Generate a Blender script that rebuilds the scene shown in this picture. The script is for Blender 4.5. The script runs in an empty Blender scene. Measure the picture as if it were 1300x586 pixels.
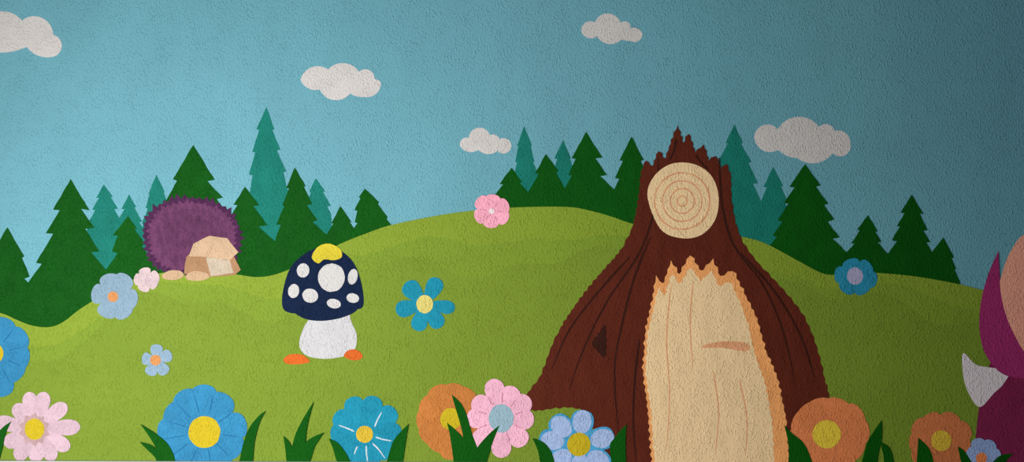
import bpy, math, random

C = bpy.context.scene.collection
rnd = random.Random(7)
# --------------------------------------------------------------- dimensions
S = 0.0025                 # metres of wall per picture pixel
ROLL = 0.0038              # the photographer held the camera a hair off level
CAM_Y = -3.2
RAIL = 0.75                # top of the white dado rail below the mural
CAM_Z = RAIL + (583.4 - 293) * S + 650 * S * ROLL
LAYER = 0.0003             # one coat of paint
WALL_X, WIN_Y, WIN_Z = -2.3, -1.6, 1.0   # side wall and its window, the room's daylight


def W(px, py):
    u, v = (px - 650) * S, (293 - py) * S
    return u * math.cos(ROLL) - v * math.sin(ROLL), CAM_Z + u * math.sin(ROLL) + v * math.cos(ROLL)


# --------------------------------------------------------------- paints
#PAL-BEGIN
PAL = {
    'sky': (80, 125, 136),
    'cloud': (157, 153, 151),
    'fir_green': (7, 58, 9),
    'fir_teal': (17, 87, 77),
    'hill_green': (88, 106, 33),
    'hill_middle': (91, 110, 34),
    'hill_crest': (97, 114, 35),
    'petal_blue': (36, 96, 129),
    'line_blue': (26, 79, 114),
    'line_rose': (152, 99, 114),
    'petal_cyan': (21, 102, 124),
    'petal_turquoise': (20, 103, 123),
    'petal_teal_dark': (30, 103, 127),
    'petal_periwinkle': (98, 118, 133),
    'petal_lilac': (122, 139, 170),
    'petal_steel': (54, 118, 153),
    'petal_grey_lilac': (111, 128, 163),
    'petal_pink': (151, 129, 138),
    'petal_rose': (180, 134, 151),
    'petal_blush': (151, 134, 136),
    'petal_coral': (184, 126, 141),
    'petal_orange': (144, 89, 43),
    'petal_rust': (167, 97, 58),
    'petal_brick': (153, 88, 52),
    'eye_yellow': (147, 129, 24),
    'eye_mustard': (172, 149, 46),
    'eye_ochre': (161, 134, 43),
    'eye_gold': (156, 131, 39),
    'eye_cream': (160, 149, 84),
    'eye_orange': (151, 102, 61),
    'eye_grey': (111, 133, 144),
    'eye_lavender': (127, 125, 149),
    'eye_white': (179, 165, 165),
    'eye_copper': (178, 101, 59),
    'blade_green': (7, 59, 7),
    'vein_white': (145, 154, 159),
    'daisy_mauve': (135, 111, 112),
    'bark_brown': (68, 27, 17),
    'bark_dark': (41, 18, 13),
    'wood_cream': (181, 156, 119),
    'wood_tan': (183, 125, 75),
    'wood_brown': (172, 123, 89),
    'bush_plum': (74, 40, 66),
    'bush_dark': (54, 26, 53),
    'stone_shadow': (124, 94, 68),
    'stone_beige': (148, 124, 100),
    'stone_white': (142, 130, 114),
    'pebble_tan': (143, 119, 94),
    'cap_navy': (9, 21, 43),
    'spot_white': (150, 148, 147),
    'stem_white': (147, 146, 148),
    'leaf_yellow': (156, 142, 38),
    'pebble_orange': (154, 72, 26),
    'bud_magenta': (122, 35, 80),
    'bud_peach': (185, 128, 110),
    'bud_plum': (97, 27, 56),
    'sepal_white': (169, 161, 164),
}
#PAL-END
MATS = {}


def lin(c):
    c /= 255
    return c / 12.92 if c <= .04045 else ((c + .055) / 1.055) ** 2.4


def paint(name, var=.07, streak=(1, 1, 1), vscale=14, bump=1.0, tone=0):
    """emulsion paint over orange-peel plaster: brushed tone variation and a shared wall relief"""
    key = (name, var, streak, vscale, bump, tone)
    if key in MATS:
        return MATS[key]
    m = bpy.data.materials.new(name + '_paint')
    m.use_nodes = True
    nt = m.node_tree
    N, L = nt.nodes, nt.links
    b = N['Principled BSDF']
    r, g, bl = PAL.get(name, (128, 128, 128))
    col = (lin(r), lin(g), lin(bl), 1)
    geo = N.new('ShaderNodeNewGeometry')
    mp = N.new('ShaderNodeMapping')
    mp.inputs['Scale'].default_value = streak
    L.new(geo.outputs['Position'], mp.inputs['Vector'])
    n1 = N.new('ShaderNodeTexNoise')
    n1.inputs['Scale'].default_value = vscale
    n1.inputs['Detail'].default_value = 4
    L.new(mp.outputs['Vector'], n1.inputs['Vector'])
    mr = N.new('ShaderNodeMapRange')
    mr.inputs['From Min'].default_value = .3
    mr.inputs['From Max'].default_value = .7
    mr.inputs['To Min'].default_value = 1 - var
    mr.inputs['To Max'].default_value = 1 + var
    L.new(n1.outputs['Fac'], mr.inputs['Value'])
    hs = N.new('ShaderNodeHueSaturation')
    hs.inputs['Color'].default_value = col
    oi = N.new('ShaderNodeObjectInfo')
    ro_ = N.new('ShaderNodeMapRange')
    ro_.inputs['To Min'].default_value = 1 - tone
    ro_.inputs['To Max'].default_value = 1 + tone
    L.new(oi.outputs['Random'], ro_.inputs['Value'])
    mt = N.new('ShaderNodeMath')
    mt.operation = 'MULTIPLY'
    L.new(mr.outputs['Result'], mt.inputs[0])
    L.new(ro_.outputs['Result'], mt.inputs[1])
    L.new(mt.outputs['Value'], hs.inputs['Value'])
    L.new(hs.outputs['Color'], b.inputs['Base Color'])
    b.inputs['Roughness'].default_value = .6
    b.inputs['Specular IOR Level'].default_value = .025
    # plaster relief: stretched fine grain, patchily stronger
    m2 = N.new('ShaderNodeMapping')
    m2.inputs['Rotation'].default_value = (0, .35, 0)
    m2.inputs['Scale'].default_value = (1, 1, .75)
    L.new(geo.outputs['Position'], m2.inputs['Vector'])
    g1 = N.new('ShaderNodeTexNoise')
    g1.inputs['Scale'].default_value = 185
    g1.inputs['Detail'].default_value = 1.5
    g1.inputs['Distortion'].default_value = .6
    L.new(m2.outputs['Vector'], g1.inputs['Vector'])
    rp = N.new('ShaderNodeMapRange')
    rp.interpolation_type = 'SMOOTHSTEP'
    rp.inputs['From Min'].default_value = .46
    rp.inputs['From Max'].default_value = .76
    L.new(g1.outputs['Fac'], rp.inputs['Value'])
    g2 = N.new('ShaderNodeTexNoise')
    g2.inputs['Scale'].default_value = 22
    g2.inputs['Detail'].default_value = 2
    L.new(geo.outputs['Position'], g2.inputs['Vector'])
    r2 = N.new('ShaderNodeMapRange')
    r2.inputs['From Min'].default_value = .35
    r2.inputs['From Max'].default_value = .65
    r2.inputs['To Min'].default_value = .45
    L.new(g2.outputs['Fac'], r2.inputs['Value'])
    mu = N.new('ShaderNodeMath')
    mu.operation = 'MULTIPLY'
    L.new(rp.outputs['Result'], mu.inputs[0])
    L.new(r2.outputs['Result'], mu.inputs[1])
    bp = N.new('ShaderNodeBump')
    bp.inputs['Strength'].default_value = BUMP * bump
    bp.inputs['Distance'].default_value = .0024
    L.new(mu.outputs['Value'], bp.inputs['Height'])
    L.new(bp.outputs['Normal'], b.inputs['Normal'])
    MATS[key] = m
    return m


BUMP = .75


def plain(name, rgb, rough=.6, scale=30, var=.05):
    m = bpy.data.materials.new(name)
    m.use_nodes = True
    N, L = m.node_tree.nodes, m.node_tree.links
    b = N['Principled BSDF']
    n = N.new('ShaderNodeTexNoise')
    n.inputs['Scale'].default_value = scale
    mr = N.new('ShaderNodeMapRange')
    mr.inputs['To Min'].default_value = 1 - var
    mr.inputs['To Max'].default_value = 1 + var
    hs = N.new('ShaderNodeHueSaturation')
    hs.inputs['Color'].default_value = (*rgb, 1)
    L.new(n.outputs['Fac'], mr.inputs['Value'])
    L.new(mr.outputs['Result'], hs.inputs['Value'])
    L.new(hs.outputs['Color'], b.inputs['Base Color'])
    b.inputs['Roughness'].default_value = rough
    return m


# --------------------------------------------------------------- outlines (in picture pixels of the flat wall)
def cat(pts, closed=True, n=8):
    out, k = [], len(pts)
    for i in range(k if closed else k - 1):
        if closed:
            p0, p1, p2, p3 = pts[i - 1], pts[i], pts[(i + 1) % k], pts[(i + 2) % k]
        else:
            p0, p1, p2, p3 = pts[max(i - 1, 0)], pts[i], pts[i + 1], pts[min(i + 2, k - 1)]
        for j in range(n):
            t = j / n
            out.append(tuple(.5 * (2 * p1[a] + (p2[a] - p0[a]) * t + (2 * p0[a] - 5 * p1[a] + 4 * p2[a] - p3[a]) * t * t
                                   + (3 * p1[a] - p0[a] - 3 * p2[a] + p3[a]) * t ** 3) for a in (0, 1)))
    if not closed:
        out.append(tuple(pts[-1]))
    return out


def arc(a, m, b, n=12):
    ax, ay, bx, by, cx, cy = *a, *m, *b
    d = 2 * (ax * (by - cy) + bx * (cy - ay) + cx * (ay - by))
    if abs(d) < 1e-3:
        return [a, m]
    ux = ((ax * ax + ay * ay) * (by - cy) + (bx * bx + by * by) * (cy - ay) + (cx * cx + cy * cy) * (ay - by)) / d
    uy = ((ax * ax + ay * ay) * (cx - bx) + (bx * bx + by * by) * (ax - cx) + (cx * cx + cy * cy) * (bx - ax)) / d
    r = math.hypot(ax - ux, ay - uy)
    t0, tm, t1 = (math.atan2(y - uy, x - ux) for x, y in ((ax, ay), (bx, by), (cx, cy)))
    P = 2 * math.pi
    if (tm - t0) % P <= (t1 - t0) % P:
        sw = (t1 - t0) % P
    else:
        sw = (t1 - t0) % P - P
    return [(ux + r * math.cos(t0 + sw * i / n), uy + r * math.sin(t0 + sw * i / n)) for i in range(n)]


def arcs(seq):
    o = []
    for a, m, b in seq:
        o += arc(a, m, b)
    return o


def ell(cx, cy, rx, ry, n=32, rot=0, wob=0):
    o = []
    for i in range(n):
        t = 2 * math.pi * i / n
        k = 1 + wob * rnd.uniform(-1, 1)
        x, y = rx * k * math.cos(t), ry * k * math.sin(t)
        o.append((cx + x * math.cos(rot) - y * math.sin(rot), cy + x * math.sin(rot) + y * math.cos(rot)))
    return o


def rough(pts, amp=.35, step=5):
    """hand-painted edge: subdivide and shake a little"""
    o, k = [], len(pts)
    for i in range(k):
        (x0, y0), (x1, y1) = pts[i], pts[(i + 1) % k]
        d = math.hypot(x1 - x0, y1 - y0)
        m = max(1, int(d / step))
        for j in range(m):
            t = j / m
            a = amp if j else 0
            o.append((x0 + (x1 - x0) * t + rnd.uniform(-a, a), y0 + (y1 - y0) * t + rnd.uniform(-a, a)))
    return o


def tufted(pts, length=5, step=4, jitter=.6):
    """brushed spiky edge pointing outwards (pts run clockwise on the picture)"""
    base = rough(pts, 0, step)
    k = len(base)
    ar = sum(base[i][0] * base[(i + 1) % k][1] - base[(i + 1) % k][0] * base[i][1] for i in range(k))
    sg = 1 if ar > 0 else -1
    o = []
    for i in range(k):
        (x0, y0), (x1, y1) = base[i - 1], base[(i + 1) % k]
        d = math.hypot(x1 - x0, y1 - y0) or 1
        nx, ny = sg * (y1 - y0) / d, -sg * (x1 - x0) / d
        h = length * rnd.uniform(1 - jitter, 1) if i % 2 else 0
        sl = rnd.uniform(-.4, .4) * h
        o.append((base[i][0] + nx * h - ny * sl, base[i][1] + ny * h + nx * sl))
    return o


def stroke(pts, w0, w1=None, n=6):
    """a brush stroke along a curve, tapering from w0 to w1"""
    c = cat(pts, False, n)
    w1 = w0 if w1 is None else w1
    a, b = [], []
    for i, (x, y) in enumerate(c):
        (x0, y0), (x1, y1) = c[max(i - 1, 0)], c[min(i + 1, len(c) - 1)]
        d = math.hypot(x1 - x0, y1 - y0) or 1
        t = i / (len(c) - 1)
        w = (w0 + (w1 - w0) * t) / 2 * min(1, .35 + 4 * min(t, 1 - t))
        a.append((x - (y1 - y0) / d * w, y + (x1 - x0) / d * w))
        b.append((x + (y1 - y0) / d * w, y - (x1 - x0) / d * w))
    return a + b[::-1]


PETAL = [(0, .34), (.2, .52), (.42, .8), (.62, .98), (.78, 1), (.9, .8), (.97, .45)]
ROUND = [(.1, .3), (.25, .62), (.42, .9), (.58, 1), (.74, .96), (.88, .72), (.97, .35)]
FAT = [(0, .5), (.2, .7), (.42, .9), (.62, 1), (.78, .97), (.9, .8), (.97, .5)]


def petal(cx, cy, tx, ty, w, prof=PETAL, n=4):
    dx, dy = tx - cx, ty - cy
    d = math.hypot(dx, dy)
    ux, uy = dx / d, dy / d
    l = [(cx + ux * d * t - uy * w / 2 * f, cy + uy * d * t + ux * w / 2 * f) for t, f in prof]
    r = [(cx + ux * d * t + uy * w / 2 * f, cy + uy * d * t - ux * w / 2 * f) for t, f in prof]
    return cat(l + [(tx, ty)] + r[::-1], True, n)


# --------------------------------------------------------------- building
def put(o, label=None, category=None, group=None, kind=None):
    for k, v in (('label', label), ('category', category), ('group', group), ('kind', kind)):
        if v:
            o[k] = v
    return o


def thing(name, at, layer, label, category, group=None):
    o = bpy.data.objects.new(name, None)
    C.objects.link(o)
    x, z = W(*at)
    o.location = (x, -layer * LAYER, max(z, RAIL + .0003))
    o.empty_display_size = .05
    return put(o, label, category, group)


def coat(name, pts, layer, mat, parent=None, thick=.3):
    """one coat of paint: a closed solid of its own thickness following the outline"""
    v = [W(*p) for p in pts]
    v = [(x, max(z, RAIL + .0003)) for x, z in v]
    if max(z for _, z in v) < RAIL + .002:
        return None
    c = [v[0]]
    for p in v[1:]:
        if math.hypot(p[0] - c[-1][0], p[1] - c[-1][1]) > 1e-4:
            c.append(p)
    while len(c) > 3 and math.hypot(c[0][0] - c[-1][0], c[0][1] - c[-1][1]) < 1e-4:
        c.pop()
    ar = sum(c[i][0] * c[(i + 1) % len(c)][1] - c[(i + 1) % len(c)][0] * c[i][1] for i in range(len(c)))
    if ar < 0:
        c.reverse()
    yf, yb = -layer * LAYER, -(layer - thick) * LAYER
    if parent:
        ox, oy, oz = parent_world(parent)
    else:
        ox, oy, oz = (min(p[0] for p in c) + max(p[0] for p in c)) / 2, yb, min(p[1] for p in c)
    n = len(c)
    verts = [(x - ox, yf - oy, z - oz) for x, z in c] + [(x - ox, yb - oy, z - oz) for x, z in c]
    faces = [tuple(range(n)), tuple(range(2 * n - 1, n - 1, -1))] + [(i, i + n, (i + 1) % n + n, (i + 1) % n) for i in range(n)]
    me = bpy.data.meshes.new(name)
    me.from_pydata(verts, [], faces)
    me.materials.append(mat)
    o = bpy.data.objects.new(name, me)
    C.objects.link(o)
    if parent:
        o.parent = parent
    else:
        o.location = (ox, oy, oz)
    return o


def parent_world(p):
    x, y, z = p.location
    while p.parent:
        p = p.parent
        x, y, z = x + p.location[0], y + p.location[1], z + p.location[2]
    return x, y, z


def box(name, lo, hi, mat, parent=None):
    x0, y0, z0, x1, y1, z1 = *lo, *hi
    v = [(x, y, z) for x in (x0, x1) for y in (y0, y1) for z in (z0, z1)]
    f = [(0, 1, 3, 2), (4, 6, 7, 5), (0, 4, 5, 1), (2, 3, 7, 6), (0, 2, 6, 4), (1, 5, 7, 3)]
    me = bpy.data.meshes.new(name)
    me.from_pydata(v, [], f)
    me.materials.append(mat)
    o = bpy.data.objects.new(name, me)
    C.objects.link(o)
    if parent:
        o.parent = parent
    return o


# --------------------------------------------------------------- the room
white = plain('blue_wall', (.13, .2, .24), .7)
gloss = plain('white_gloss', (.42, .43, .41), .35)
wood = plain('floor_wood', (.12, .075, .045), .5, 8, .2)
sky = paint('sky', .05, (1, 1, .5), 5)
wall = put(box('wall_back', (WALL_X, 0, 0), (3, .12, 2.6), sky), kind='structure')
box('dado_panel', (WALL_X, -.012, .12), (3, -.0001, RAIL - .045), white, wall)
box('baseboard', (WALL_X, -.018, 0), (3, -.0001, .12), gloss, wall)
rail = bpy.data.meshes.new('dado_rail')
prof = [(0, RAIL), (-.016, RAIL), (-.021, RAIL - .004), (-.021, RAIL - .012), (-.014, RAIL - .02), (-.014, RAIL - .038), (-.012, RAIL - .045), (0, RAIL - .045)]
nv = len(prof)
rail.from_pydata([(x, y - .0001, z) for x in (WALL_X, 3) for y, z in prof], [],
                 [tuple(range(nv - 1, -1, -1)), tuple(range(nv, 2 * nv))] + [(i, (i + 1) % nv, (i + 1) % nv + nv, i + nv) for i in range(nv)])
rail.materials.append(gloss)
ro = bpy.data.objects.new('dado_rail', rail)
C.objects.link(ro)
ro.parent = wall
put(box('floor', (WALL_X, -4.2, -.1), (3, .12, 0), wood), kind='structure')
put(box('ceiling', (WALL_X, -4.2, 2.6), (3, .12, 2.7), white), kind='structure')
wl = box('wall_left', (WALL_X - .12, -4.2, 0), (WALL_X, .12, 2.6), white)
put(wl, kind='structure')
wn = put(box('window_1', (WALL_X, WIN_Y - .5, WIN_Z - .6), (WALL_X + .012, WIN_Y + .5, WIN_Z + .6), plain('window_glass', (.7, .8, .85), .1)), kind='structure')
for a, b in (((-.57, -.67), (-.5, .67)), ((.5, -.67), (.57, .67)), ((-.5, -.67), (.5, -.6)), ((-.5, .6), (.5, .67))):
    box('window_frame', (WALL_X, WIN_Y + a[0], WIN_Z + a[1]), (WALL_X + .025, WIN_Y + b[0], WIN_Z + b[1]), gloss, wn)
put(box('wall_right', (3, -4.2, 0), (3.12, .12, 2.6), white), kind='structure')

# --------------------------------------------------------------- clouds
CL = [
    ('white cloud cut by the left edge of the picture', [((-20, 24), (5, 14.3), (28, 26)), ((28, 26), (52, 22), (67.5, 44)), ((67.5, 44), (78.5, 57), (64, 72.5)), ((64, 72.5), (47, 70), (34, 59.5)), ((34, 59.5), (12, 66), (-25, 62)), ((-25, 62), (-36, 42), (-20, 24))]),
    ('white cloud above and right of the tallest teal fir', [((406, 113.5), (388, 110), (381.5, 101)), ((381.5, 101), (393, 86.5), (416.5, 88)), ((416.5, 88), (438, 80.2), (456, 91)), ((456, 91), (466, 88), (475.5, 100)), ((475.5, 100), (480, 101.5), (483.5, 104.5)), ((483.5, 104.5), (478, 118.5), (463, 123)), ((463, 123), (453, 122.3), (444.5, 118.5)), ((444.5, 118.5), (428, 127.2), (406, 113.5))]),
    ('smallest white cloud, low beside the central firs', [((595, 175), (607, 162), (622, 171.5)), ((622, 171.5), (629, 171), (634, 176.5)), ((634, 176.5), (643, 176), (649, 184)), ((649, 184), (647, 191), (631.5, 191.3)), ((631.5, 191.3), (620, 195.5), (607, 190)), ((607, 190), (592, 192), (584, 185)), ((584, 185), (585, 178.5), (595, 175))]),
    ('small white cloud highest in the middle of the sky', [((755, 28.5), (770, 17), (788, 29)), ((788, 29), (796, 27.5), (800.5, 36)), ((800.5, 36), (811, 37), (815.5, 43)), ((815.5, 43), (812, 51), (800, 51.8)), ((800, 51.8), (794, 51.5), (789, 50)), ((789, 50), (775, 56), (758, 46)), ((758, 46), (746, 48), (738, 40)), ((738, 40), (742, 29.5), (755, 28.5))]),
    ('largest cloud, shaded, just over a dark fir right of the stump', [((987.5, 164), (1016, 148), (1039.5, 161)), ((1039.5, 161), (1050, 157.5), (1059.5, 166)), ((1059.5, 166), (1075, 170), (1079.5, 182)), ((1079.5, 182), (1075, 195.5), (1057, 194.5)), ((1057, 194.5), (1035, 207), (1012, 200.5)), ((1012, 200.5), (1000, 198), (988, 190)), ((988, 190), (968, 190.5), (957.5, 174)), ((957.5, 174), (966, 160), (987.5, 164))]),
]
for lab, seq in CL:
    put(coat('cloud', arcs(seq), 1, paint('cloud', .05)), lab, 'cloud', 'white clouds painted on the sky')

# --------------------------------------------------------------- firs: (tone, label, apex, left side downwards, right side downwards)
D, T = 'fir_green', 'fir_teal'
FIRS = [
    (D, 'dark green fir cut by the left edge of the picture', (9.4, 288.4), [(-12, 325), (-9, 327), (-20, 351), (-14, 353), (-34, 372), (-34, 425)], [(31, 325), (28, 327.3), (37.6, 351), (31, 353.5), (40, 362), (46, 425)]),
    (D, 'large dark green fir in the left valley, beside the fir cut by the edge', (89.6, 227), [(67.5, 266), (75.7, 266.7), (58.1, 295.8), (67.5, 296.6), (45.8, 333.4), (53, 334.7), (34, 361), (28, 425)], [(113.7, 266.7), (103, 265), (119.9, 289), (108.4, 290.5), (126, 319), (115.8, 320), (137, 345), (142, 410)]),
    (T, 'teal fir between the large valley fir and the two small trees beside the purple bush', (131.8, 234), [(122, 251), (125.9, 251), (117, 265.8), (120.7, 266.8), (111, 284), (114, 285), (100, 310), (100, 350)], [(143.3, 249.7), (140.7, 250.2), (149.7, 264.5), (145.3, 265.5), (158, 288), (154, 289), (164, 310), (164, 350)]),
    (T, 'smallest teal fir of the valley, rising behind a small dark fir', (163.7, 246.3), [(154.3, 265), (157.9, 265.5), (149, 281), (152, 282), (144, 300), (144, 340)], [(173.2, 262.5), (170.7, 263.2), (180.5, 281), (177, 282), (188, 300), (188, 340)]),
    (D, 'small dark green fir partly covered by the left side of the purple bush', (162.5, 274), [(143.3, 298.3), (149.7, 299), (142, 318.8), (149.2, 321.3), (132, 345), (128, 410)], [(174, 290), (171, 291), (184, 310), (180, 312), (196, 335), (200, 375)]),
    (T, 'narrow teal fir touching the top left of the purple bush', (198.8, 221.5), [(188, 246.6), (190, 246), (184.7, 263.7), (187.5, 264.5), (180, 284), (182, 285), (172, 306), (172, 345)], [(209, 243.3), (207.8, 244), (214, 262), (211, 263), (220, 284), (220, 340)]),
    (D, 'broad dark green fir standing right behind the purple bush', (245.3, 184.2), [(219.5, 227.2), (224.9, 229.5), (206, 262), (214, 263), (190, 300), (188, 362)], [(272.5, 228), (263.3, 229.9), (283, 250.6), (275.3, 252.6), (297, 290), (289, 291), (308, 320), (312, 365)]),
    (D, 'dark green fir at the right side of the purple bush, left of the tallest tree', (311, 237), [(296.5, 259.7), (301.4, 260.4), (286, 286), (293, 287), (275, 320), (275, 362)], [(329, 260.4), (321.8, 261.4), (339.6, 285.7), (328.3, 287.3), (351, 308), (356, 365)]),
    (T, 'tallest teal fir, highest tree left of the middle', (338, 135.8), [(325.7, 164), (329, 164.7), (320.2, 192.6), (324, 193.2), (316, 221.5), (320.8, 222.4), (317.6, 242), (310, 262), (306, 320)], [(348.4, 164), (345.8, 165), (355.8, 190), (351.6, 190.7), (363.3, 217.6), (359.7, 218.5), (365, 240), (372, 262), (374, 320)]),
    (D, 'tall dark green fir directly above the navy mushroom', (374.2, 212.5), [(363.4, 238.4), (366.7, 239), (358.5, 261), (361, 261.5), (350.6, 285), (356.5, 285), (348, 308), (344, 370)], [(387.9, 236.4), (385.6, 237), (396.2, 259), (389.5, 260.5), (403.2, 279.2), (396.7, 281.6), (416, 298.5), (420, 360)]),
    (T, 'slim teal fir peeping out right of the dark tree above the mushroom', (401, 226.2), [(392.4, 243.3), (394.8, 243.7), (387, 261), (391, 262), (382, 285), (382, 305)], [(412.8, 242.7), (410, 243), (419.7, 261), (415.4, 262), (420.3, 271.7), (421, 285), (424, 310)]),
    (D, 'shortest dark green fir left of the bare crest, next to the last one', (432, 261.5), [(420.7, 283), (423.2, 283.5), (414, 298), (408, 345)], [(446.2, 282), (443.9, 282), (451, 293), (456, 330)]),
    (D, 'dark green fir nearest the bare crest, last of the left woods', (463, 239.4), [(455.6, 250), (457.5, 252), (450, 266.4), (453.7, 267.8), (450.3, 282), (453.7, 283), (447, 293), (440, 335)], [(481.2, 256.6), (479.6, 259), (492, 275.3), (490.6, 278), (498, 287), (512, 305)]),
    (D, 'dark green fir behind the coral pink flower, first of the central woods', (649.2, 212.8), [(634.3, 233.6), (638.6, 234), (627, 249), (606, 268), (606, 285)], [(663, 230.8), (660, 232.4), (672, 245), (678, 285)]),
    (T, 'taller teal fir of the central woods, beside the smallest cloud', (665.4, 159.6), [(656.3, 184.6), (658.2, 185), (654, 205.4), (656.3, 206), (652.5, 222), (648, 255)], [(675, 184.6), (673.8, 185.4), (678.5, 205), (676.6, 205.7), (684, 222), (690, 255)]),
    (D, 'middle-sized dark fir between the two teal trees of the central woods', (692.9, 195.4), [(679, 219.8), (683.8, 220.5), (670, 245), (664, 285)], [(708.9, 217), (706, 218.8), (718, 241), (724, 285)]),
    (T, 'shorter teal fir of the central woods, tucked against the largest dark tree there', (715, 178), [(703.6, 200.7), (707.2, 202), (702, 222), (700, 250)], [(724.4, 200), (723.5, 201.4), (730, 220), (734, 250)]),
    (D, 'largest dark fir of the central woods', (743.8, 167.2), [(725.6, 201), (730.6, 201.4), (721.6, 222.4), (726, 222.4), (716, 240.5), (710, 290)], [(764.6, 200), (755.5, 201), (770.5, 222), (761.7, 223.6), (782, 242.5), (788, 300)]),
    (D, 'dark green fir standing against the left side of the brown stump', (801.6, 173.4), [(786.5, 203.3), (790.8, 204.5), (780.6, 226), (786, 227), (778, 244), (770, 300)], [(817, 203), (813, 204.5), (824, 226), (818, 227), (832, 250), (836, 310)]),
    (T, 'broad teal fir rising from behind the right side of the stump', (932.3, 158), [(921, 181.5), (924, 182), (911, 206), (915, 207), (903, 232), (908, 233), (895, 262), (890, 330)], [(943, 181.5), (940.5, 182.5), (953.8, 205.6), (950, 206.5), (962, 232.4), (955.6, 233), (968, 260), (972, 335)]),
    (T, 'small teal fir between the broad teal one and the tallest dark tree', (981.4, 211.6), [(969, 237), (973.5, 237.8), (963, 262), (958, 335)], [(993.9, 236), (991.4, 236.7), (1000, 256), (996, 257), (1008, 280), (1010, 345)]),
    (D, 'tallest dark fir right of the stump, under the largest cloud', (1021.9, 208.4), [(1002, 237), (1008.6, 237.8), (995, 257.5), (1000.4, 258.6), (987, 279.7), (993, 281), (980.6, 298.7), (986, 300.5), (976, 313), (990, 375)], [(1041.6, 235.3), (1035.5, 236.7), (1051.3, 258.6), (1045.9, 260), (1058.8, 278.3), (1050.5, 281.5), (1065.6, 301), (1056.6, 303), (1077, 322), (1082, 375)]),
    (D, 'small dark fir directly above the turquoise flower on the crest', (1101.7, 272.8), [(1087.6, 291.5), (1091, 292), (1080, 308.9), (1084.6, 308.9), (1071, 324), (1064, 372)], [(1114, 293.5), (1110.7, 294), (1118.4, 306.8), (1114, 307.6), (1128, 323), (1134, 372)]),
    (D, 'tall shaded fir, second from the right end of the woods', (1157, 247), [(1143, 269.7), (1148, 270.5), (1138.3, 286.9), (1142, 287.4), (1132, 305), (1138.3, 306), (1126, 323), (1120, 375)], [(1172.2, 271.5), (1167.3, 271), (1177.3, 292.2), (1171.6, 292.7), (1180.6, 307.3), (1175.5, 307.6), (1184, 322), (1190, 380)]),
    (D, 'last dark fir at the right end of the woods, nearest the magenta bud', (1197.2, 301.2), [(1181, 322), (1174, 345), (1172, 385)], [(1210.6, 326.8), (1207.8, 327.5), (1213.5, 341), (1211.5, 342), (1219, 359.3), (1216, 362), (1222, 390)]),
]
for i, (tone, lab, apex, le, ri) in enumerate(FIRS):
    lay = (3 + i * .1) if tone == D else (1 + i * .07)
    put(coat('fir_tree', rough([apex] + ri + le[::-1], .4, 6), lay, paint(tone, .1, (1, 1, .6), 20, 1, .05)), lab, 'fir tree',
        'dark green firs' if tone == D else 'teal firs')

# --------------------------------------------------------------- the meadow hill
CREST = cat([(-268, 330), (-180, 362), (-60, 382), (0, 396.7), (20, 404.9), (38, 412), (56, 415), (70, 413.3), (84, 406), (98.6, 394.4), (117.5, 382), (150, 362), (190, 349), (235, 343), (270, 342.5),
             (300, 348), (331, 351.3), (362, 344), (400, 325), (435, 308), (464.5, 296.3), (497, 285.3), (554.7, 273.5), (605.7, 266.5), (656.8, 263), (720, 262.5), (752, 268), (778, 275.4), (800, 283), (850, 296), (915, 298), (945, 301),
             (972, 309), (1008, 328), (1046.7, 347.5), (1075, 346), (1104, 345.5), (1161.8, 350.6), (1217, 360.4), (1247, 367.6), (1330, 384), (1500, 396), (1680, 385), (1845, 390)], False, 6)
hill = thing('meadow_hill', (650, 583), 6, 'rolling light green meadow hill along the bottom of the mural', 'hill')
coat('slope', CREST + [(1845, 640), (-268, 640)], 6, paint('hill_green', .04, (1, 1, 1.6), 5), hill)
def band(k, a):
    return CREST + [(x, y + k * (26 + 9 * math.sin(x / 47 + a) + 5 * math.sin(x / 19 + 1 + a) + 22 * math.exp(-((x - 640) / 190) ** 2)) + rnd.uniform(-1.5, 1.5)) for x, y in CREST][::-1]


coat('crest', band(1.45, .8), 6.4, paint('hill_middle', .04, (1, 1, 1.6), 4), hill)
coat('crest', band(.8, 0), 6.8, paint('hill_crest', .04, (1, 1, 1.6), 4), hill)


# --------------------------------------------------------------- flowers
FLOWERS = []


def flower(lab, c, r, tips, w, pet, eye, layer=10, prof=PETAL, extra=None, group=None, pvar=.07):
    FLOWERS.append(lab)
    layer += .013 * len(FLOWERS)
    low_y = min(584, max(t[1] for t in tips))
    f = thing('flower', (c[0], low_y), layer, lab, 'flower', group)
    CENTRE[f.name] = c
    ps = []
    for i, t in enumerate(tips):
        ww = t[2] if len(t) > 2 else w
        p = coat('petal', petal(c[0], c[1], t[0], t[1], ww, prof), layer + .04 * i, paint(pet, pvar, (1, 1, 1), 40, 1, .06), f)
        ps.append((p, t))
    if extra:
        extra(f, ps, layer)
    if r:
        rx, ry = r if isinstance(r, tuple) else (r, r)
        coat('flower_centre', ell(c[0], c[1], rx, ry, 30, 0, .02), layer + 1.6, paint(eye, .06, (1, 1, 1), 60), f)
    return f


def daisy_ring(f, ps, L):
    coat('stamen_ring', tufted(ell(44, 544.5, 16, 17, 20), 5, 4, .3), L + 1, paint('daisy_mauve', .1), f)


def veins(f, ps, L):
    for a in ([(476, 541), (479, 533), (485, 522)], [(450, 547), (441, 543), (430, 539)], [(477, 554), (486, 557), (498, 559)], [(473, 562), (481, 570), (489, 581)], [(454, 566), (452, 570), (450, 576)], [(465, 565), (465.5, 575), (467, 586)]):
        coat('vein', stroke(a, 2.2, 1.2), L + 1.2, paint('vein_white', .05), f)


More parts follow.
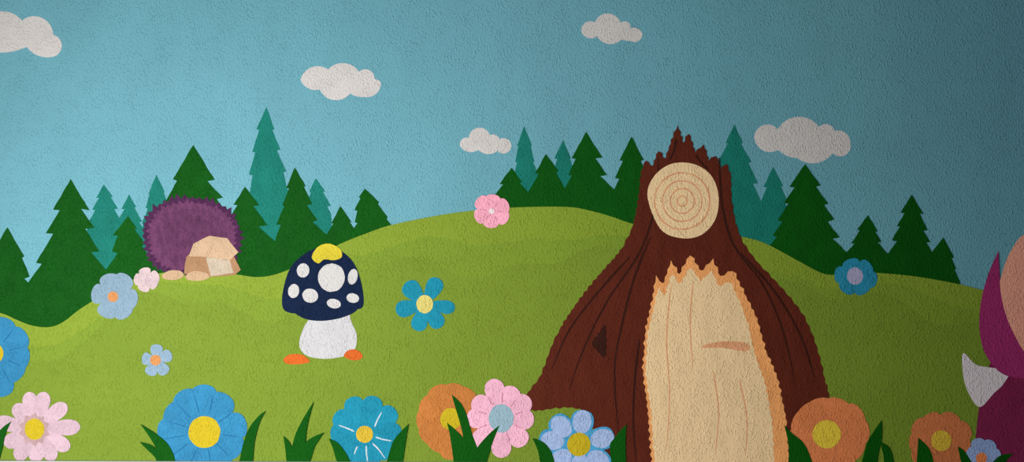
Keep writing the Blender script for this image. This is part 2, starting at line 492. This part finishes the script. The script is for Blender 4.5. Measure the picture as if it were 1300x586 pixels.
def petal_lines(colour, a=.42, b=.86, w=1.5):
    def draw(f, ps, L):
        cx, cy = CENTRE[f.name]
        for (p, t), (q, u) in zip(ps, ps[1:] + ps[:1]):
            mx, my = (t[0] + u[0]) / 2 - cx, (t[1] + u[1]) / 2 - cy
            coat('petal_line', stroke([(cx + mx * k, cy + my * k) for k in (a, (a + b) / 2, b)], w, w * .7), L + .9, paint(colour, .08), f)
    return draw


CENTRE = {}


def lilac_tips(f, ps, L):
    for q, (p, t) in enumerate(ps):
        if p is None:
            continue
        cx, cy = 734.9, 563.4
        k = .66
        x, y = cx + (t[0] - cx) * k, cy + (t[1] - cy) * k
        coat('petal_tip', ell(x, y, 15, 12, 24, math.atan2(t[1] - cy, t[0] - cx), .02), L + .9 + .05 * q, paint('petal_lilac', .1, (1, 1, 1), 60), p)


flower('sky blue flower with yellow centre, cut by the left edge of the picture', (-6, 448), (11, 13), [(8, 403), (34, 423), (38, 455), (27, 479), (5, 503), (-30, 490), (-48, 465), (-52, 438), (-38, 412), (-15, 400)], 33, 'petal_blue', 'eye_yellow', prof=FAT, extra=petal_lines('line_blue'))
flower('pale pink daisy with yellow centre at the bottom left', (44.4, 544.2), (12.5, 13.5), [(37, 497), (58, 497), (85, 512.5), (102.5, 541, 20), (89, 569), (70, 583), (47, 586), (22, 583), (6, 564), (-6, 534), (19, 513)], 19.5, 'petal_pink', 'eye_yellow', extra=daisy_ring)
flower('larger periwinkle blue flower with orange centre on the valley slope', (143.9, 376.3), 6.6, [(138, 347), (163, 349), (175.5, 380), (162.5, 402), (133, 402.5), (116.5, 371)], 25, 'petal_periwinkle', 'eye_orange')
flower('blush pink five-petalled flower left below the purple bush', (187, 355), 2.6, [(183, 339.5), (202, 348.5), (200, 362), (181, 369.5), (170.5, 354)], 15, 'petal_blush', 'petal_pink')
flower('smaller periwinkle blue flower with orange centre, alone on the left meadow', (197.8, 456.7), 6.8, [(199.8, 436.5), (218.5, 449), (212, 474), (190, 476), (180.5, 454)], 15.5, 'petal_periwinkle', 'eye_orange')
flower('largest sky blue flower with big yellow centre at the bottom', (259.9, 547.8), 20.3, [(230, 495.5), (258.6, 487.5), (288, 500), (313.5, 538), (307, 572), (285, 594), (255, 598), (222, 594), (202, 570), (200, 546), (211, 518)], 36, 'petal_blue', 'eye_yellow', prof=FAT, extra=petal_lines('line_blue'))
flower('cyan flower with thin white lines between its petals', (463, 550.6), 10.8, [(446, 503.5), (476, 502.3), (502, 519), (510, 548), (497, 578), (472, 598), (442, 592), (424, 571), (419.5, 549), (425, 525)], 27, 'petal_cyan', 'eye_gold', prof=FAT, extra=veins)
flower('orange flower with yellow centre, partly behind grass and a pink daisy', (572.4, 531.3), (13.5, 14), [(528.5, 533), (535, 508), (553, 489), (578, 486), (598, 494), (613, 520), (610, 550), (595, 578), (573, 583), (552, 572), (535, 556)], 31, 'petal_orange', 'eye_yellow', 9.9, FAT)
flower('rose pink daisy with grey blue centre, beside the orange flower', (636.2, 530.4), (15.8, 18), [(625, 480.5), (652.5, 490), (673, 505), (678, 532), (667, 564), (636.5, 580.5), (603, 565), (592.5, 530), (600.5, 506)], 25, 'petal_rose', 'eye_grey', 12, extra=petal_lines('line_rose', .45, .72))
flower('steel blue flower with lilac petal tips in front of the brown stump', (734.9, 563.4), 15, [(701, 529), (741, 520), (779.5, 552), (684, 556), (700, 592), (738, 604), (772, 594)], 29, 'petal_steel', 'eye_yellow', 11, FAT, lilac_tips)
flower('large shaded orange flower just right of the stump', (1049, 550.6), 18, [(1038, 505), (1068, 506), (1094, 521), (1103.5, 546), (1096, 572), (1075, 596), (1045, 602), (1015, 590), (1002, 560), (1007, 530), (1020, 514)], 37, 'petal_rust', 'eye_mustard', 9.9, FAT, pvar=.05)
flower('shaded brick orange flower near the bottom right corner', (1194.3, 558.7), 13, [(1178, 524.5), (1210, 524), (1231.5, 543), (1231, 570), (1212, 592), (1184, 598), (1160, 586), (1153.5, 562), (1159, 537)], 28, 'petal_brick', 'eye_ochre', 9.9, FAT, pvar=.05)
flower('dim lilac grey flower with copper centre in the bottom right corner', (1245, 580.7), 7, [(1239.5, 555.5), (1259.5, 559), (1270, 576), (1265, 600), (1240, 606), (1224, 596), (1227, 571)], 18, 'petal_grey_lilac', 'eye_copper', 15)
flower('turquoise flower of six separate petals beside the navy mushroom', (539.2, 385.7), (10.6, 11.6), [(515, 358.5, 23), (557, 353, 21), (577.5, 391, 17), (560, 415, 20), (529.5, 419.5, 20), (502.5, 394, 21)], 21, 'petal_turquoise', 'eye_cream', prof=PETAL)
flower('coral pink flower with tiny white centre on the bare crest', (624, 268), 3.6, [(626.5, 246.5), (606, 252), (603, 277), (623, 289.3), (645, 279), (645.5, 258)], 19, 'petal_coral', 'eye_white', extra=petal_lines('line_rose', .35, .7, 1))
flower('shaded turquoise flower with lavender centre on the right crest', (1085, 350), (10.2, 11), [(1078, 328.5), (1105, 335), (1113, 356), (1098, 372), (1071, 371), (1059, 348)], 22, 'petal_teal_dark', 'eye_lavender', prof=FAT)


# --------------------------------------------------------------- grass tufts: each blade (tip, left edge downwards, right edge downwards)
def grass(lab, blades, layer=16):
    xs = [p[0] for b in blades for p in b[1] + b[2]]
    t = thing('grass_tuft', ((min(xs) + max(xs)) / 2, 584), layer, lab, 'grass tuft', 'dark green grass tufts along the bottom')
    for i, (tip, le, ri) in enumerate(blades):
        o = cat([tip] + ri, False, 5) + cat([tip] + le, False, 5)[::-1][:-1]
        coat('blade', o, layer + .12 * i, paint('blade_green', .06, (1, 1, .5), 20, 1, .06), t)


grass('single curved dark grass blade at the left picture edge', [((15, 534), [(3, 543), (-6, 557), (-14, 590)], [(8, 550), (4, 568), (-2, 590)])])
grass('two dark grass blades left of the largest sky blue flower', [((178.7, 537.5), [(189, 552), (198, 568), (202, 590)], [(197, 548.7), (211.6, 560.5), (220.7, 576), (223.5, 590)]), ((177.6, 560), [(188, 570.5), (197, 579.5), (202, 590)], [(190, 563), (198, 568.6), (208, 580), (212, 590)])])
grass('single tall dark grass blade right of the largest sky blue flower', [((337.9, 520.7), [(329, 527), (316.5, 543), (308.4, 565), (303.5, 590)], [(330, 536), (323.8, 559.6), (321, 590)])])
grass('three-bladed dark grass tuft standing alone left of the cyan flower', [((398.8, 508.8), [(388.5, 525), (377, 546.5), (371.3, 566), (369, 590)], [(393.4, 527.7), (390, 544), (388.5, 562), (388, 590)]), ((359.8, 552.6), [(362.3, 567), (364.4, 590)], [(367, 559.6), (373, 572), (377, 590)]), ((412, 548), [(397.5, 554), (387.5, 563), (380, 590)], [(404, 559.6), (399, 568.6), (393, 590)])])
grass('dark grass blade overlapping the left side of the cyan flower', [((417.6, 555.8), [(423, 568.6), (428.8, 590)], [(428.6, 561), (439, 573.5), (447.5, 590)])])
grass('dark grass blade overlapping the right side of the cyan flower', [((519, 537), [(507, 549), (498, 562), (490, 590)], [(515.4, 558.8), (511, 590)])])
grass('three-bladed dark grass tuft in front of the orange flower and rose daisy', [((573.4, 500.3), [(578.4, 517.5), (584.3, 537.3), (588.3, 557), (590, 590)], [(585.3, 511.6), (593, 527.4), (599, 549), (606.5, 570), (610, 590)]), ((567.5, 536), [(571.5, 553), (576.6, 590)], [(579.4, 546), (589, 558), (597, 590)]), ((634, 539.3), [(623, 548), (605.5, 568), (598, 590)], [(626, 559), (621, 575), (616.5, 590)])])
grass('dark grass blade left of the lilac-tipped steel blue flower', [((675.9, 555.5), [(682.5, 570.5), (686.3, 590)], [(689, 560), (698, 569.7), (703, 582), (703.5, 590)])])
grass('dark grass blade right of the lilac-tipped flower, over the stump bark', [((795, 537.9), [(786, 547), (779.4, 555.8), (774, 565), (776.5, 590)], [(794, 558.7), (794.5, 590)])])
grass('dark grass blade over the right foot of the stump', [((995, 539), [(999, 555.5), (1000.8, 572), (1000, 590)], [(1004.7, 549), (1021, 563.7), (1032, 590)])])
grass('pair of dark grass blades right of the large shaded orange flower', [((1118.6, 532.3), [(1103, 555.5), (1098, 568.6), (1092.5, 590)], [(1118.8, 555.5), (1115, 572), (1112.5, 590)]), ((1117.4, 560.4), [(1119, 570), (1121, 578.4), (1121.5, 590)], [(1129, 568.6), (1135, 590)])])
grass('dark grass blade overlapping the left of the brick orange flower', [((1165, 555), [(1164, 570), (1162.6, 590)], [(1176.7, 566), (1181.8, 576), (1185, 590)])])
grass('dark grass blade between the brick orange and lilac grey flowers', [((1214.9, 566), [(1217.8, 579), (1220.5, 590)], [(1223.7, 572), (1235.5, 590)])])
grass('low dark grass blade bending over the lilac grey flower at the plum leaves', [((1285.3, 575), [(1272, 576.3), (1264, 581), (1256, 590)], [(1278, 582), (1272, 590)])])

# --------------------------------------------------------------- old tree stump
st = thing('tree_stump', (860, 583), 7, 'huge brown tree stump with cream bare wood, in the middle of the mural', 'tree stump')
out = [(814, 222), (819, 204), (828, 212), (836, 192), (844, 203), (853, 178), (860, 160), (867, 183), (874, 170), (882, 194), (893, 184), (899, 205), (908, 198), (915, 216), (922, 208), (927, 224)] + \
    cat([(927, 224), (929, 262), (940, 302), (964, 336), (994, 368), (1020, 402), (1036, 440), (1046, 480), (1054, 510), (1062, 538), (1052, 546), (1026, 534), (1012, 548), (1006, 590)], False, 6) + \
    cat([(757, 590), (755, 548), (744, 522), (716, 516), (684, 520), (660, 516), (668, 502), (688, 474), (702, 436), (726, 394), (760, 350), (792, 312), (808, 270), (814, 222)], False, 6)[:-1]
bark = coat('bark', rough(tufted(out, 2.2, 4), 0, 9), 7, paint('bark_brown', .12, (1, 1, .35), 30), st)
for g in ([(836, 200), (832, 260), (812, 320), (772, 380), (742, 440), (722, 495)], [(826, 300), (806, 350), (790, 410), (780, 470), (786, 560)], [(800, 325), (758, 372), (722, 420), (700, 470)], [(913, 200), (917, 262), (932, 312), (968, 360), (994, 420), (1010, 490)], [(940, 320), (985, 372), (1018, 430), (1034, 480)], [(812, 430), (806, 480), (804, 540), (808, 586)], [(858, 176), (856, 190), (850, 204)], [(884, 196), (888, 204), (900, 216)]):
    coat('bark_groove', stroke(g, 3.5, 2), 7.5, paint('bark_dark', .1, (1, 1, .4), 30), st)
coat('knot_hole', tufted(cat([(752, 436), (760, 424), (768, 412), (769, 430), (768, 452), (760, 446)], True, 5), 2, 3), 7.9, paint('bark_dark', .15), st)
edge = [(829, 592), (823, 520), (817, 470), (820, 420), (829, 380), (833, 352), (842, 362), (852, 332), (862, 350), (876, 324), (890, 346), (904, 330), (914, 352), (930, 344), (944, 372), (960, 404), (970, 442), (986, 480), (997, 530), (1001, 592)]
coat('wood_edge', tufted(edge, 3, 5), 8, paint('wood_tan', .12, (1, 1, .4), 30), st)
inner = [(832, 592), (827, 520), (820, 470), (823, 422), (832, 384), (836, 366), (844, 376), (853, 348), (862, 362), (877, 340), (889, 358), (903, 344), (912, 364), (926, 358), (938, 382), (949, 412), (957, 448), (970, 486), (979, 532), (982, 592)]
bw = coat('bare_wood', tufted(inner, 2.5, 5), 8.5, paint('wood_cream', .06, (1, 1, .3), 25), st)
coat('wood_crack', stroke([(890, 440), (918, 437), (952, 441)], 3, 14), 8.9, paint('wood_brown', .12), bw)
for g in ([(852, 360), (846, 430), (850, 500), (846, 570)], [(880, 356), (876, 410), (880, 470)], [(905, 470), (912, 520), (908, 575)], [(938, 480), (948, 530), (946, 580)]):
    coat('wood_grain', stroke(g, 2, 1.2), 8.9, paint('wood_brown', .1), bw)
sc = coat('branch_scar', cat([(822, 250), (830, 224), (852, 208), (880, 208), (902, 222), (912, 248), (908, 278), (890, 298), (864, 302), (838, 290)], True, 6), 8, paint('wood_cream', .06, (1, 1, 1), 25), st)
for k in (.80, .58, .36, .16):
    o = ell(866, 255, 45 * k, 46 * k, 30, 0, .02)
    i_ = ell(866, 255, 45 * k - 1.8, 46 * k - 1.8, 30, 0, .01)
    coat('growth_ring', o + [o[0]] + [i_[0]] + i_[::-1], 8.4, paint('wood_brown', .1), sc)

# --------------------------------------------------------------- purple bush and the stones at its foot
bu = thing('purple_bush', (244, 348), 7, 'round purple bush with spiky leaves in front of the left woods', 'bush')
b0 = cat([(186, 312), (184, 288), (194, 268), (214, 256), (240, 252), (266, 256), (288, 266), (301, 284), (304, 306), (296, 328), (276, 342), (244, 346), (212, 344), (194, 332)], True, 6)
fo = coat('foliage', tufted(b0, 8, 4.6, .75), 7, paint('bush_dark', .2, (1, 1, .6), 60), bu)
for k, n in ((.88, 7), (.7, 7), (.5, 6), (.28, 5)):
    c = [(244 + (x - 244) * k, 300 + (y - 300) * k) for x, y in b0]
    coat('leaf_layer', tufted(c, n, 4.4, .75), 7 + (1 - k), paint('bush_plum', .24, (1, 1, .5), 70, 1, .14), fo)
bs = thing('beige_rock', (268, 348), 9, 'large angular beige rock lying against the right side of the purple bush', 'rock')
coat('rock_side', rough([(234, 347), (237, 326), (250, 312), (272, 318), (296, 322), (306, 342), (298, 349), (262, 352)], .5, 6), 9, paint('stone_shadow', .1), bs)
coat('rock_top', rough([(240, 325), (246, 309), (266, 299), (289, 302), (303, 320), (292, 330), (262, 326)], .5, 6), 9.4, paint('stone_beige', .08), bs)
coat('rock_facet', rough([(262, 326), (292, 330), (297, 346), (268, 350)], .5, 6), 9.4, paint('stone_white', .08), bs)
for lab, pts in (('flat tan pebble at the foot of the bush, nearer the blush pink flower', [(206, 349), (216, 343), (230, 344), (233, 351), (222, 355), (210, 354)]), ('flat tan pebble just below the left end of the beige rock', [(236, 350), (246, 344), (262, 346), (266, 352), (254, 356), (240, 355)])):
    put(coat('tan_pebble', cat(pts, True, 5), 9.9, paint('pebble_tan', .08)), lab, 'pebble')

# --------------------------------------------------------------- navy mushroom
mu = thing('navy_mushroom', (417, 454), 8, 'navy blue mushroom with white spots and a fat white stem on the meadow', 'mushroom')
coat('stem', cat([(396, 388), (440, 386), (445, 405), (453, 425), (450, 444), (436, 452), (410, 455), (388, 450), (380, 436), (386, 415), (394, 402)], True, 6), 8, paint('stem_white', .05), mu)
coat('gill_band', cat([(374, 392), (410, 384), (452, 386), (450, 396), (430, 404), (405, 407), (384, 403)], True, 6), 8.8, paint('cap_navy', .12), mu)
cap = coat('cap', cat([(360, 392), (360, 366), (370, 338), (390, 320), (412, 313), (434, 319), (450, 335), (459, 360), (461, 388), (446, 393), (412, 397), (380, 398)], True, 6), 9.3, paint('cap_navy', .12), mu)
for x, y, rx, ry in ((421, 352, 17, 18), (385, 343, 8, 9), (373, 369, 7, 9), (394, 375, 10, 9), (448, 351, 6, 10), (448, 378, 8, 6), (424, 385, 9, 6), (404, 325, 6, 4)):
    coat('spot', ell(x, y, rx, ry, 26, .2, .02), 9.8, paint('spot_white', .05), cap)
put(coat('yellow_leaf', cat([(396, 326), (404, 313), (418, 309), (432, 316), (434, 326), (424, 330), (412, 329), (404, 334)], True, 5), 10.4, paint('leaf_yellow', .1)), 'small yellow leaf lying on top of the navy mushroom cap', 'leaf')
put(coat('orange_pebble', cat([(360, 456), (367, 450), (380, 449), (389, 453), (393, 459), (378, 462), (364, 461)], True, 5), 9, paint('pebble_orange', .1)), 'orange pebble at the left foot of the mushroom stem', 'pebble')
put(coat('orange_pebble', cat([(437, 452), (441, 445), (450, 443), (458, 447), (460, 454), (449, 457)], True, 5), 9.4, paint('pebble_orange', .1)), 'orange pebble at the right foot of the mushroom stem', 'pebble')

# --------------------------------------------------------------- magenta flower bud
bd = thing('flower_bud', (1300, 583), 8, 'tall magenta flower bud with plum leaves at the right edge of the picture', 'flower bud')
coat('plum_leaf', cat([(1262, 455), (1250, 480), (1242, 520), (1238, 560), (1238, 592), (1304, 592), (1302, 540), (1298, 490), (1288, 462)], True, 6), 8, paint('bud_plum', .08, (1, 1, .5), 20), bd)
coat('plum_leaf', cat([(1342, 455), (1352, 480), (1360, 520), (1364, 560), (1362, 592), (1290, 592), (1286, 540), (1292, 490), (1314, 462)], True, 6), 8.4, paint('bud_plum', .08, (1, 1, .5), 20), bd)
for k in (-1, 1):
    coat('white_sepal', cat([(1300 + k * x, y) for x, y in [(20, 470), (44, 466), (62, 462), (78, 448), (77, 480), (68, 504), (56, 516), (40, 500), (26, 486)]], True, 6), 9, paint('sepal_white', .05), bd)
coat('inner_petal', cat([(1300, 298), (1284, 316), (1272, 345), (1264, 385), (1268, 425), (1300, 455), (1332, 425), (1336, 385), (1328, 345), (1316, 316)], True, 6), 9.5, paint('bud_peach', .06), bd)
for k in (-1, 1):
    q = cat([(1300 + k * x, y) for x, y in [(33, 318), (46, 348), (55, 382), (57, 418), (49, 450), (28, 474), (0, 480)]], False, 6) + cat([(1300 + k * x, y) for x, y in [(0, 480), (-4, 456), (8, 434), (22, 404), (30, 372), (32, 340), (33, 318)]], False, 6)[1:-1]
    coat('outer_petal', q, 10 + (.4 if k > 0 else 0), paint('bud_magenta', .08, (1, 1, .5), 20), bd)

# --------------------------------------------------------------- window daylight, added fill and camera
ld = bpy.data.lights.new('window_daylight', 'AREA')
ld.shape = 'RECTANGLE'
ld.size, ld.size_y = 1.2, 1.0      # size runs up the window, size_y along the wall
ld.energy = 95
ld.color = (1, .99, .97)
lo = bpy.data.objects.new('window_daylight', ld)
C.objects.link(lo)
lo.location = (WALL_X + .03, WIN_Y, WIN_Z)
lo.rotation_euler = (0, -math.pi / 2, 0)
l2 = bpy.data.lights.new('added_fill', 'AREA')      # unseen area light added to shape the brightness across the mural
l2.shape = 'RECTANGLE'
l2.size, l2.size_y = 1.0, 1.2
l2.energy = 60
l2.spread = math.radians(90)
l2.color = (1, .99, .97)
l2o = bpy.data.objects.new('added_fill', l2)
C.objects.link(l2o)
l2o.location = (-1.95, -3.1, 1.1)
l2o.rotation_euler = (math.pi / 2, 0, -math.radians(25))
w = bpy.data.worlds.new('dim_room')
bpy.context.scene.world = w
w.use_nodes = True
w.node_tree.nodes['Background'].inputs['Color'].default_value = (.8, .9, 1, 1)
w.node_tree.nodes['Background'].inputs['Strength'].default_value = .01

cd = bpy.data.cameras.new('camera')
cd.sensor_width = 36
cd.lens = 36 * -CAM_Y / (1300 * S)
co = bpy.data.objects.new('camera', cd)
C.objects.link(co)
co.location = (0, CAM_Y, CAM_Z)
co.rotation_euler = (math.pi / 2, -ROLL, 0)
sc_ = bpy.context.scene
sc_.camera = co
sc_.view_settings.view_transform = 'Standard'
sc_.view_settings.look = 'None'
sc_.view_settings.exposure = 0
sc_.view_settings.gamma = 1
sc_.view_settings.use_curve_mapping = False
